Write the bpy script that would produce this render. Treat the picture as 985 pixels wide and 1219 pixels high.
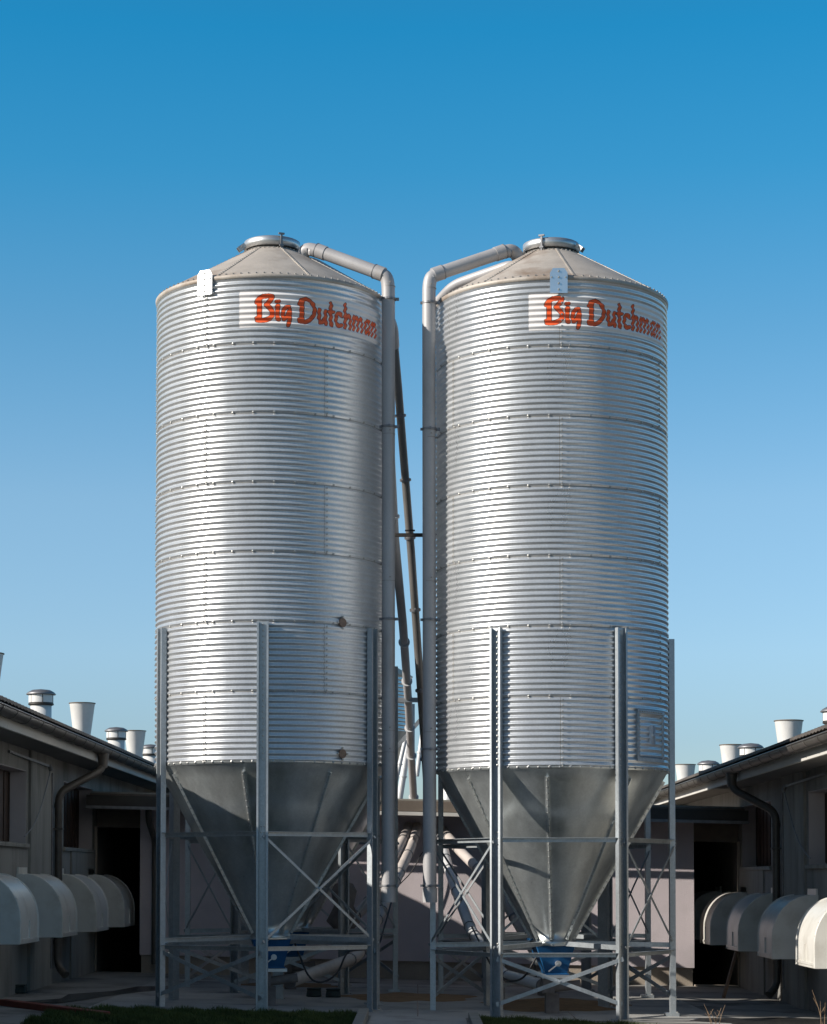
import bpy, bmesh, math, random
import numpy as np
from mathutils import Vector, Matrix
random.seed(7)
R = math.radians
PI = math.pi
scene = bpy.context.scene
for o in list(bpy.data.objects): bpy.data.objects.remove(o)
C = scene.collection

# ------------------------------------------------------------------ camera
cam_d = bpy.data.cameras.new('camera')
cam = bpy.data.objects.new('camera', cam_d); C.objects.link(cam)
cam.location = (0, 0, 1.62)
cam.rotation_euler = (R(90 + 2.2), 0, 0)
cam_d.sensor_fit = 'HORIZONTAL'; cam_d.sensor_width = 36
cam_d.lens = 36 * 2600 / 985
cam_d.shift_x = -4.5 / 985
cam_d.shift_y = 336.5 / 985
cam_d.clip_start = 0.5; cam_d.clip_end = 5000
scene.camera = cam

# ------------------------------------------------------------------ sky, sun, exposure
SUN_AZ, SUN_EL = 250.0, 26.0         # azimuth clockwise from +Y: the sun stands left of and behind the camera
world = bpy.data.worlds.new('World'); scene.world = world; world.use_nodes = True
wn = world.node_tree.nodes; wl = world.node_tree.links
for n in list(wn): wn.remove(n)
out = wn.new('ShaderNodeOutputWorld'); bg = wn.new('ShaderNodeBackground'); sky = wn.new('ShaderNodeTexSky')
sky.sky_type = 'NISHITA'; sky.sun_disc = False
sky.sun_elevation = R(SUN_EL); sky.sun_rotation = R(SUN_AZ)
sky.altitude = 400; sky.air_density = 1.2; sky.dust_density = 0.35; sky.ozone_density = 2.5
tc = wn.new('ShaderNodeTexCoord'); sep = wn.new('ShaderNodeSeparateXYZ'); ramp = wn.new('ShaderNodeValToRGB')
mul = wn.new('ShaderNodeMixRGB'); mul.blend_type = 'MULTIPLY'; mul.inputs[0].default_value = 1
wl.new(tc.outputs['Generated'], sep.inputs[0]); wl.new(sep.outputs['Z'], ramp.inputs[0])
e = ramp.color_ramp.elements             # deeper, bluer sky with height, as in the photograph
e[0].position = 0.0; e[0].color = (0.50, 0.62, 0.86, 1)
e[1].position = 1.0; e[1].color = (0.58, 0.55, 0.52, 1)
for z_, c_ in ((0.064, (.53, .665, .90)), (.102, (.64, .785, .985)), (.17, (.66, .845, .973)), (.244, (.417, .799, .95)), (.312, (.18, .785, .985)), (.368, (.085, .77, 1.0)), (.48, (.22, .62, .80)), (.65, (.48, .56, .58))):
    n_ = e.new(z_); n_.color = (*c_, 1)
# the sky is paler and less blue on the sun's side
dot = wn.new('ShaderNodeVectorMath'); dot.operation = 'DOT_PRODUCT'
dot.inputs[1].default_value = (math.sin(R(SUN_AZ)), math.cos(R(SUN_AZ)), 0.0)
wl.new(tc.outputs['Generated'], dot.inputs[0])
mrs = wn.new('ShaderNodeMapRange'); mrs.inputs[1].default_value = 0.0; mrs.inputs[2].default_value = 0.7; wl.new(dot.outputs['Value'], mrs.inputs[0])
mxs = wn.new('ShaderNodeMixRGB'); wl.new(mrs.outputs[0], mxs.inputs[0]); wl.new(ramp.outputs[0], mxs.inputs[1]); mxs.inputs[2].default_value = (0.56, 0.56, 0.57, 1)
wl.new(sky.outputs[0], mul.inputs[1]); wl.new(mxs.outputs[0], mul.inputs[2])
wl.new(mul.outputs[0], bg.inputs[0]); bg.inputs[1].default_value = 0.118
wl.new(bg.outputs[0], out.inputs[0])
sd = bpy.data.lights.new('sun', 'SUN'); sd.energy = 4.9; sd.angle = R(0.53); sd.color = (1.0, 0.945, 0.86)
sun = bpy.data.objects.new('sun', sd); C.objects.link(sun)
sdir = Vector((math.sin(R(SUN_AZ)) * math.cos(R(SUN_EL)), math.cos(R(SUN_AZ)) * math.cos(R(SUN_EL)), math.sin(R(SUN_EL))))
sun.rotation_euler = sdir.to_track_quat('Z', 'Y').to_euler()
scene.view_settings.view_transform = 'Standard'; scene.view_settings.look = 'None'
scene.view_settings.exposure = 0.35; scene.view_settings.gamma = 1.0
scene.render.engine = 'CYCLES'

# ------------------------------------------------------------------ materials
def mat(name, col, rough=0.6, metal=0.0, var=0.15, scale=3.0, stretch=(1, 1, 1), bump=0.0, bscale=40, col2=None,
        spec=0.5, spangle=0.0, fine=0.0, fscale=60, rvar=0.0, stain=None, stain_scale=1.0, stain_lo=0.5, stain_hi=0.7):
    m = bpy.data.materials.new(name); m.use_nodes = True
    nt = m.node_tree; N = nt.nodes; L = nt.links
    b = N['Principled BSDF']
    b.inputs['Roughness'].default_value = rough; b.inputs['Metallic'].default_value = metal
    b.inputs['Specular IOR Level'].default_value = spec
    t = N.new('ShaderNodeTexCoord'); mp = N.new('ShaderNodeMapping'); L.new(t.outputs['Object'], mp.inputs[0])
    mp.inputs['Scale'].default_value = stretch
    nz = N.new('ShaderNodeTexNoise'); nz.inputs['Scale'].default_value = scale; nz.inputs['Detail'].default_value = 6
    nz.inputs['Roughness'].default_value = 0.6
    L.new(mp.outputs[0], nz.inputs['Vector'])
    c2 = col2 if col2 else tuple(c * (1 - var) for c in col)
    c1 = col if col2 else tuple(min(1, c * (1 + var)) for c in col)
    rp = N.new('ShaderNodeValToRGB'); rp.color_ramp.elements[0].position = 0.32; rp.color_ramp.elements[1].position = 0.68
    rp.color_ramp.elements[0].color = (*c2, 1); rp.color_ramp.elements[1].color = (*c1, 1)
    L.new(nz.outputs['Fac'], rp.inputs[0]); cur = rp.outputs[0]
    if fine:
        nf = N.new('ShaderNodeTexNoise'); nf.inputs['Scale'].default_value = fscale; nf.inputs['Detail'].default_value = 3
        L.new(t.outputs['Object'], nf.inputs['Vector'])
        mr = N.new('ShaderNodeMapRange'); mr.inputs[1].default_value = 0.3; mr.inputs[2].default_value = 0.7
        mr.inputs[3].default_value = 1 - fine; mr.inputs[4].default_value = 1 + fine
        L.new(nf.outputs['Fac'], mr.inputs[0])
        mx = N.new('ShaderNodeMixRGB'); mx.blend_type = 'MULTIPLY'; mx.inputs[0].default_value = 1
        L.new(cur, mx.inputs[1]); L.new(mr.outputs[0], mx.inputs[2]); cur = mx.outputs[0]
    if spangle:
        vo = N.new('ShaderNodeTexVoronoi'); vo.inputs['Scale'].default_value = 28; L.new(t.outputs['Object'], vo.inputs['Vector'])
        sx = N.new('ShaderNodeSeparateColor'); L.new(vo.outputs['Color'], sx.inputs[0])
        mr = N.new('ShaderNodeMapRange'); mr.inputs[3].default_value = 1 - spangle; mr.inputs[4].default_value = 1 + spangle; L.new(sx.outputs[0], mr.inputs[0])
        mx = N.new('ShaderNodeMixRGB'); mx.blend_type = 'MULTIPLY'; mx.inputs[0].default_value = 1
        L.new(cur, mx.inputs[1]); L.new(mr.outputs[0], mx.inputs[2]); cur = mx.outputs[0]
    if stain:
        ns = N.new('ShaderNodeTexNoise'); ns.inputs['Scale'].default_value = stain_scale; ns.inputs['Detail'].default_value = 8
        ns.inputs['Roughness'].default_value = 0.65
        L.new(mp.outputs[0], ns.inputs['Vector'])
        ms = N.new('ShaderNodeMapRange'); ms.inputs[1].default_value = stain_lo; ms.inputs[2].default_value = stain_hi
        L.new(ns.outputs['Fac'], ms.inputs[0])
        mx = N.new('ShaderNodeMixRGB'); L.new(ms.outputs[0], mx.inputs[0]); L.new(cur, mx.inputs[1])
        mx.inputs[2].default_value = (*stain, 1); cur = mx.outputs[0]
    L.new(cur, b.inputs['Base Color'])
    if rvar:
        m2 = N.new('ShaderNodeMapRange'); m2.inputs[1].default_value = 0.3; m2.inputs[2].default_value = 0.7
        m2.inputs[3].default_value = rough - rvar; m2.inputs[4].default_value = rough + rvar
        L.new(nz.outputs['Fac'], m2.inputs[0]); L.new(m2.outputs[0], b.inputs['Roughness'])
    if bump:
        nb = N.new('ShaderNodeTexNoise'); nb.inputs['Scale'].default_value = bscale; nb.inputs['Detail'].default_value = 5
        L.new(mp.outputs[0], nb.inputs['Vector'])
        bp = N.new('ShaderNodeBump'); bp.inputs['Strength'].default_value = 1; bp.inputs['Distance'].default_value = bump
        L.new(nb.outputs['Fac'], bp.inputs['Height']); L.new(bp.outputs[0], b.inputs['Normal'])
    return m

M = {}
M['sheet'] = mat('galvanised_sheet', (0.65, 0.66, 0.67), 0.31, 0.66, 0.06, 2.2, (1, 1, 0.35), fine=0.06, fscale=45, rvar=0.05)
M['roof'] = mat('dusty_galvanised_roof', (0.44, 0.39, 0.34), 0.58, 0.12, 0.15, 2.5, fine=0.08, stain=(0.27, 0.20, 0.15), stain_scale=1.8, stain_lo=0.52, stain_hi=0.72)
M['hopper'] = mat('galvanised_hopper', (0.56, 0.58, 0.57), 0.33, 0.74, 0.14, 2.2, (2.5, 2.5, 0.2), spangle=0.03, fine=0.05, fscale=50, rvar=0.06)
M['strut'] = mat('galvanised_section', (0.42, 0.45, 0.47), 0.48, 0.7, 0.15, 3, (1, 1, 0.3), spangle=0.06, fine=0.08, rvar=0.05)
M['lid'] = mat('lid_metal', (0.55, 0.56, 0.57), 0.42, 0.8, 0.1, 5)
M['plate'] = mat('bright_plate', (0.75, 0.77, 0.8), 0.3, 0.85, 0.05, 6)
M['bolt'] = mat('bolt_metal', (0.45, 0.44, 0.42), 0.45, 0.7, 0.1, 30)
M['seam'] = mat('dirty_lap_seam', (0.32, 0.30, 0.27), 0.7, 0.2, 0.2, 12)
M['pipe'] = mat('grey_pipe', (0.40, 0.385, 0.385), 0.5, 0.1, 0.09, 2.5, (1, 1, 0.4), fine=0.04, stain=(0.30, 0.27, 0.25), stain_scale=2.2, stain_lo=0.52, stain_hi=0.8)
M['dark_pipe'] = mat('dark_tube', (0.17, 0.16, 0.15), 0.5, 0.3, 0.12, 3)
M['collar'] = mat('collar_metal', (0.22, 0.22, 0.23), 0.5, 0.6, 0.15, 12)
M['white_pipe'] = mat('white_pipe', (0.62, 0.62, 0.62), 0.45, 0.1, 0.08, 4)
M['cream_pipe'] = mat('cream_plastic_pipe', (0.52, 0.46, 0.42), 0.5, 0, 0.12, 5)
M['blue'] = mat('blue_paint', (0.012, 0.095, 0.24), 0.35, 0.0, 0.15, 6, stain=(0.07, 0.07, 0.07), stain_scale=6, stain_lo=0.62, stain_hi=0.75)
M['black'] = mat('black_rubber', (0.02, 0.02, 0.022), 0.55, 0, 0.2, 8)
M['rust'] = mat('brown_sight_disc', (0.20, 0.12, 0.08), 0.5, 0.0, 0.2, 30)
M['white'] = mat('decal_white', (0.80, 0.76, 0.74), 0.42, 0.0, 0.05, 4)
M['orange'] = mat('decal_orange', (0.85, 0.125, 0.035), 0.42, 0.0, 0.08, 6)
M['ink'] = mat('decal_black', (0.03, 0.018, 0.016), 0.45, 0.0, 0.1, 6)
M['render'] = mat('grey_render_wall', (0.25, 0.24, 0.22), 0.9, 0, 0.22, 1.1, (1, 1, 0.35), bump=0.004, bscale=30, fine=0.08, stain=(0.09, 0.085, 0.08), stain_scale=1.6, stain_lo=0.5, stain_hi=0.75)
M['pier'] = mat('plastered_pier', (0.27, 0.26, 0.235), 0.9, 0, 0.2, 1.3, (1.5, 1.5, 0.3), bump=0.004, bscale=30, fine=0.06, stain=(0.13, 0.125, 0.115), stain_scale=2.2, stain_lo=0.5, stain_hi=0.72)
M['reveal'] = mat('painted_reveal', (0.50, 0.45, 0.45), 0.85, 0, 0.06, 3)
M['shutter'] = mat('brown_shutter', (0.055, 0.03, 0.02), 0.6, 0, 0.25, 3, (4, 4, 0.5))
M['pink'] = mat('lilac_render', (0.62, 0.545, 0.56), 0.92, 0, 0.06, 1.2, bump=0.004, bscale=60, fine=0.05, fscale=90, stain=(0.47, 0.42, 0.42), stain_scale=0.9, stain_lo=0.5, stain_hi=0.8)
M['plinth'] = mat('sand_plinth', (0.38, 0.32, 0.26), 0.92, 0, 0.12, 2, bump=0.004, bscale=50, fine=0.06)
M['fascia'] = mat('white_board', (0.55, 0.53, 0.49), 0.7, 0, 0.1, 2, (1, 0.3, 1))
M['soffit'] = mat('grey_soffit', (0.18, 0.175, 0.17), 0.85, 0, 0.12, 2)
M['gutter'] = mat('brown_grey_gutter', (0.105, 0.095, 0.085), 0.42, 0.25, 0.2, 3, fine=0.06)
M['darkmetal'] = mat('dark_flashing', (0.05, 0.045, 0.04), 0.55, 0.2, 0.2, 3)
M['brownedge'] = mat('brown_roof_edge', (0.15, 0.12, 0.095), 0.7, 0, 0.2, 3)
M['tile'] = mat('dark_roof_sheet', (0.10, 0.085, 0.075), 0.7, 0, 0.25, 1.5, fine=0.1)
M['hood'] = mat('white_fibreglass_hood', (0.66, 0.64, 0.59), 0.32, 0, 0.05, 3, stain=(0.40, 0.36, 0.30), stain_scale=2.5, stain_lo=0.5, stain_hi=0.85)
M['chim'] = mat('white_chimney', (0.66, 0.65, 0.63), 0.45, 0, 0.07, 3)
M['concrete'] = mat('yard_concrete', (0.27, 0.26, 0.24), 0.85, 0, 0.2, 0.9, bump=0.004, bscale=25, fine=0.10, fscale=70, stain=(0.08, 0.075, 0.07), stain_scale=0.7, stain_lo=0.5, stain_hi=0.66)
M['slab'] = mat('pale_slab', (0.36, 0.35, 0.33), 0.85, 0, 0.15, 1.2, bump=0.003, bscale=30, fine=0.09, fscale=80, stain=(0.14, 0.13, 0.12), stain_scale=1.1, stain_lo=0.52, stain_hi=0.7)
M['kerb'] = mat('kerb_stone', (0.26, 0.25, 0.22), 0.9, 0, 0.15, 6, fine=0.1)
M['redkerb'] = mat('red_kerb', (0.22, 0.055, 0.035), 0.8, 0, 0.2, 5)
M['soil'] = mat('yard_ground', (0.06, 0.07, 0.03), 0.95, 0, 0.35, 0.5, fine=0.2)
M['grass'] = mat('grass_blade', (0.075, 0.095, 0.025), 0.7, 0, 0.4, 2.5, spec=0.2)
M['grain'] = mat('spilled_grain', (0.24, 0.145, 0.07), 0.95, 0, 0.25, 7, bump=0.01, bscale=60, fine=0.25, fscale=120)
M['wet'] = mat('wet_concrete', (0.045, 0.043, 0.04), 0.25, 0, 0.25, 2)
M['bait'] = mat('dark_green_plastic', (0.015, 0.028, 0.026), 0.5, 0, 0.1, 8)
M['wood'] = mat('brown_plank', (0.14, 0.085, 0.055), 0.8, 0, 0.3, 4, (6, 6, 0.6))
M['twig'] = mat('dry_stem', (0.30, 0.20, 0.12), 0.8, 0, 0.2, 12)
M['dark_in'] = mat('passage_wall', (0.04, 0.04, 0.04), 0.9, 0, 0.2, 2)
M['fabric'] = mat('grey_rag', (0.17, 0.15, 0.14), 0.9, 0, 0.25, 6)

# ------------------------------------------------------------------ mesh builder
class MB:
    def __init__(s): s.v = []; s.f = []; s.mi = []; s.sm = []
    def add(s, vs, fs, mi=0, smooth=False):
        b = len(s.v); s.v += [tuple(v) for v in vs]
        for f in fs:
            s.f.append(tuple(b + i for i in f)); s.mi.append(mi); s.sm.append(smooth)
    def box(s, x0, x1, y0, y1, z0, z1, mi=0):
        s.add([(x, y, z) for z in (z0, z1) for y in (y0, y1) for x in (x0, x1)],
              [(0, 2, 3, 1), (4, 5, 7, 6), (0, 1, 5, 4), (2, 6, 7, 3), (0, 4, 6, 2), (1, 3, 7, 5)], mi)
    def sbox(s, x0, x1, y0, y1, z0, z1, sl, mi=0):      # box that follows the fall of the yard across x
        s.add([(x, y, z + sl * x) for z in (z0, z1) for y in (y0, y1) for x in (x0, x1)],
              [(0, 2, 3, 1), (4, 5, 7, 6), (0, 1, 5, 4), (2, 6, 7, 3), (0, 4, 6, 2), (1, 3, 7, 5)], mi)
    def prism(s, prof, p0, p1, up=(0, 0, 1), mi=0, caps=True):  # profile [(a,b)] swept from p0 to p1; a = side, b = up
        p0 = Vector(p0); p1 = Vector(p1); d = (p1 - p0).normalized(); up = Vector(up)
        side = d.cross(up)
        if side.length < 1e-4: side = d.cross(Vector((1, 0, 0)))
        side.normalize(); u = side.cross(d).normalized()
        n = len(prof)
        vs = [p + side * a + u * b for p in (p0, p1) for a, b in prof]
        fs = [(i, (i + 1) % n, n + (i + 1) % n, n + i) for i in range(n)]
        if caps: fs += [tuple(reversed(range(n))), tuple(range(n, 2 * n))]
        s.add(vs, fs, mi)
    def bar(s, p0, p1, w, h, up=(0, 0, 1), mi=0):
        s.prism([(-w/2, -h/2), (w/2, -h/2), (w/2, h/2), (-w/2, h/2)], p0, p1, up, mi)
    def angle(s, p0, p1, w, up=(0, 0, 1), t=0.006, flip=1, mi=0):
        pr = [(0, 0), (w*flip, 0), (w*flip, -t), (t*flip, -t), (t*flip, -w), (0, -w)]
        s.prism(pr, p0, p1, up, mi)
    def tube(s, pts, r, seg=14, caps=True, mi=0, radii=None):
        pts = [Vector(p) for p in pts]; n = len(pts); rings = []
        prev = None
        for i, p in enumerate(pts):
            if i == 0: d = pts[1] - p
            elif i == n - 1: d = p - pts[i-1]
            else: d = (pts[i+1] - p).normalized() + (p - pts[i-1]).normalized()
            d.normalize()
            if prev is None:
                a = d.cross(Vector((0, 1, 0)))
                if a.length < 0.1: a = d.cross(Vector((1, 0, 0)))
            else: a = prev - d * prev.dot(d)
            a.normalize(); prev = a; b = d.cross(a)
            rr = radii[i] if radii else r
            rings.append([p + (a * math.cos(2*PI*k/seg) + b * math.sin(2*PI*k/seg)) * rr for k in range(seg)])
        vs = [v for rg in rings for v in rg]
        fs = [(i*seg+k, i*seg+(k+1) % seg, (i+1)*seg+(k+1) % seg, (i+1)*seg+k) for i in range(n-1) for k in range(seg)]
        s.add(vs, fs, mi, True)
        if caps: s.add(rings[0] + rings[-1], [tuple(reversed(range(seg))), tuple(range(seg, 2*seg))], mi)
    def rev(s, prof, cx=0, cy=0, seg=48, mi=0, a0=0, a1=2*PI, smooth=True):  # prof [(r,z)]
        full = abs(a1 - a0 - 2*PI) < 1e-6; m = seg if full else seg + 1
        vs = []
        for r, z in prof:
            for k in range(m):
                a = a0 + (a1 - a0) * k / seg
                vs.append((cx + r*math.sin(a), cy - r*math.cos(a), z))
        fs = []
        for i in range(len(prof) - 1):
            for k in range(seg):
                k2 = (k+1) % m
                fs.append((i*m+k, i*m+k2, (i+1)*m+k2, (i+1)*m+k))
        s.add(vs, fs, mi, smooth)
    def dome(s, p, nrm, r, mi=0, h=0.7):
        p = Vector(p); n = Vector(nrm).normalized(); a = n.cross(Vector((0, 0, 1)))
        if a.length < 0.1: a = n.cross(Vector((1, 0, 0)))
        a.normalize(); b = n.cross(a)
        vs = [p + (a*math.cos(k*PI/3) + b*math.sin(k*PI/3))*r for k in range(6)]
        vs += [v + n*r*h for v in vs]
        vs += [p + n*r*h*1.25]
        fs = [(k, (k+1) % 6, 6+(k+1) % 6, 6+k) for k in range(6)] + [(6+k, 6+(k+1) % 6, 12) for k in range(6)]
        s.add(vs, fs, mi)
    def mesh(s, name, mats):
        me = bpy.data.meshes.new(name); me.from_pydata(s.v, [], s.f); me.update()
        for m in (mats if isinstance(mats, (list, tuple)) else [mats]): me.materials.append(m)
        me.polygons.foreach_set('material_index', s.mi); me.polygons.foreach_set('use_smooth', s.sm)
        bm = bmesh.new(); bm.from_mesh(me); bmesh.ops.recalc_face_normals(bm, faces=bm.faces); bm.to_mesh(me); bm.free()
        return me
    def build(s, name, mats, parent=None):
        return link(name, s.mesh(name, mats), parent)
def link(name, me, parent=None):
    o = bpy.data.objects.new(name, me); C.objects.link(o)
    if parent: o.parent = parent
    return o
def bevel(o, w=0.01, seg=2):
    b = o.modifiers.new('bevel', 'BEVEL'); b.width = w; b.segments = seg; b.limit_method = 'ANGLE'; b.angle_limit = R(40)
    return o
def tag(o, label=None, cat=None, group=None, kind=None):
    if label: o['label'] = label
    if cat: o['category'] = cat
    if group: o['group'] = group
    if kind: o['kind'] = kind
    return o
def empty(name, loc, rz=0):
    o = bpy.data.objects.new(name, None); C.objects.link(o); o.location = loc; o.rotation_euler = (0, 0, rz)
    o.empty_display_size = 0.2; return o
def smooth_path(pts, n=6, w=0.35):            # rounds the corners of a polyline
    P = [Vector(p) for p in pts]; out = [P[0]]
    for i in range(1, len(P)-1):
        a = P[i] + (P[i-1]-P[i]) * min(0.5, w/(P[i-1]-P[i]).length)
        b = P[i] + (P[i+1]-P[i]) * min(0.5, w/(P[i+1]-P[i]).length)
        for k in range(n+1):
            t = k/n; out.append(a*(1-t)**2 + P[i]*2*t*(1-t) + b*t*t)
    out.append(P[-1]); return out

SL = -0.024                                    # the yard falls gently to the right
def zg(x): return 0.06 + SL * max(-6.5, min(6.5, x))

# ------------------------------------------------------------------ ground
def ground_patch(name, xs, y0, y1, dz, m, ys=None):
    g = MB(); xs = sorted(xs); yy = ys or [y0, y1]
    vs = [(x, y, zg(x) + dz) for y in yy for x in xs]; n = len(xs)
    g.add(vs, [(j*n+i, j*n+i+1, (j+1)*n+i+1, (j+1)*n+i) for j in range(len(yy)-1) for i in range(n-1)])
    return tag(g.build(name, m), kind='structure')
ground_patch('ground', [-900, -300, -60, -6.5, 6.5, 60, 300, 900], -300, 1500, -0.03, M['soil'])
ground_patch('yard_pavement', [-5.0, 5.0], -4, 34.0, 0.0, M['concrete'])
ground_patch('silo_slab', [-3.75, 3.55], 24.62, 32.0, 0.006, M['slab'])
ground_patch('path', [-0.52, 0.54], 4, 24.58, 0.010, M['slab'])
g = MB()
rr = random.Random(3)
pts = [(-4.62, 25.6), (-4.3, 26.4), (-4.35, 27.4), (-3.95, 28.3), (-3.8, 29.6), (-3.2, 30.0), (-3.2, 29.2), (-3.62, 28.2), (-3.85, 27.2), (-3.98, 26.2), (-4.25, 25.5)]
g.add([(x + rr.uniform(-.05, .05), y, zg(x) + 0.010) for x, y in pts], [tuple(range(len(pts)))])
g.build('puddle', M['wet'])['kind'] = 'structure'
g = MB()
pts = [(3.1, 25.0), (3.9, 24.6), (4.9, 24.9), (4.85, 25.9), (4.3, 26.1), (3.8, 25.7), (3.3, 25.6)]
g.add([(x, y, zg(x) + 0.010) for x, y in pts], [tuple(range(len(pts)))])
g.build('puddle', M['wet'])['kind'] = 'structure'
g = MB()                                         # saw-cut joints and a few cracks in the concrete
for y in (26.1, 28.7, 31.2): 
    for a, b in ((-3.75, 0), (0, 3.55)): g.add([(a, y, zg(a)+.0075), (b, y, zg(b)+.0075), (b, y+.014, zg(b)+.0075), (a, y+.014, zg(a)+.0075)], [(0, 1, 2, 3)])
for x in (-1.9, 0.0, 1.8): g.add([(x, 24.62, zg(x)+.009), (x+.012, 24.62, zg(x)+.009), (x+.012, 32, zg(x)+.009), (x, 32, zg(x)+.009)], [(0, 1, 2, 3)])
tag(g.build('slab_joints', M['wet']), kind='structure')
g = MB(); rc = random.Random(11)
for (x, y) in ((-4.4, 29), (-3.9, 25.2), (4.2, 27), (3.9, 29.5), (-0.3, 25.5), (2.6, 25.0)):
    a = rc.uniform(0, 6)
    for k in range(22):
        x2 = x + 0.09*math.cos(a); y2 = y + 0.09*math.sin(a); nx, ny = -math.sin(a)*.003, math.cos(a)*.003
        g.add([(x-nx, y-ny, zg(x)+.011), (x2-nx, y2-ny, zg(x2)+.011), (x2+nx, y2+ny, zg(x2)+.011), (x+nx, y+ny, zg(x)+.011)], [(0, 1, 2, 3)])
        x, y = x2, y2; a += rc.uniform(-.6, .6)
tag(g.build('pavement_cracks', M['wet']), kind='structure')
def kerb(name, x0, y0, x1, y1, w, m, label, h=0.10):
    k = MB(); n = max(1, int(math.hypot(x1-x0, y1-y0)))
    for i in range(n):
        a = Vector((x0 + (x1-x0)*i/n, y0 + (y1-y0)*i/n, 0)); b = Vector((x0 + (x1-x0)*(i+1)/n, y0 + (y1-y0)*(i+1)/n, 0))
        d = (b-a).normalized() * 0.005
        a = a + d; b = b - d; a.z = zg(a.x) + h/2 - 0.02; b.z = zg(b.x) + h/2 - 0.02
        k.bar(a, b, w, h)
    o = bevel(k.build(name, m), 0.008); tag(o, label, 'kerb', None); return o
kerb('kerb', -0.60, 24.58, -0.60, 10, 0.11, M['kerb'], 'grey stone kerb along the left side of the middle path', 0.11)
kerb('kerb', 0.62, 24.3, 0.62, 10, 0.11, M['kerb'], 'grey stone kerb along the right side of the middle path', 0.11)
kerb('kerb', -4.75, 25.0, -3.3, 23.2, 0.12, M['redkerb'], 'dull red painted kerb at the bottom left corner of the yard', 0.09)
def grass(label, x0, x1, y0, y1, n, cut):
    g = MB(); r2 = random.Random(int(x0*10)+50)
    g2 = 0
    while g2 < n:
        x = r2.uniform(x0, x1); y = r2.uniform(y0, y1)
        if not cut(x, y): continue
        g2 += 1
        h = r2.uniform(0.02, 0.075) * (0.7 + 0.6*math.sin(x*7+y*3)**2); a = r2.uniform(0, PI); w = 0.005
        lx = r2.uniform(-.03, .03); ly = r2.uniform(-.03, .03); z = zg(x) + 0.004
        dx = math.cos(a)*w; dy = math.sin(a)*w
        g.add([(x-dx, y-dy, z), (x+dx, y+dy, z), (x+lx*.5+dx*.6, y+ly*.5+dy*.6, z+h*.6), (x+lx*.5-dx*.6, y+ly*.5-dy*.6, z+h*.6), (x+lx*1.2, y+ly*1.2, z+h)],
              [(0, 1, 2, 3), (3, 2, 4)])
    # soil bed under the blades
    xs = np.linspace(x0, x1, 20); ys = np.linspace(y0, y1, 14)
    for i in range(19):
        for j in range(13):
            if cut((xs[i]+xs[i+1])/2, (ys[j]+ys[j+1])/2):
                g.add([(xs[i], ys[j], zg(xs[i])+.012), (xs[i+1], ys[j], zg(xs[i+1])+.012), (xs[i+1], ys[j+1], zg(xs[i+1])+.012), (xs[i], ys[j+1], zg(xs[i])+.012)], [(0, 1, 2, 3)])
    tag(g.build('grass', M['grass']), label, 'grass', kind='stuff')
grass('strip of short dark grass in front of the left silo', -3.95, -0.67, 21.8, 24.6, 46000, lambda x, y: y < 24.52 + 0.06*math.sin(x*5) and y < 24.0 + (x+3.95)*1.1)
grass('strip of short dark grass in front of the right silo', 0.69, 2.6, 21.8, 24.5, 26000, lambda x, y: y < 24.42 - (x-0.69)*0.42 + 0.05*math.sin(x*6))

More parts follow.
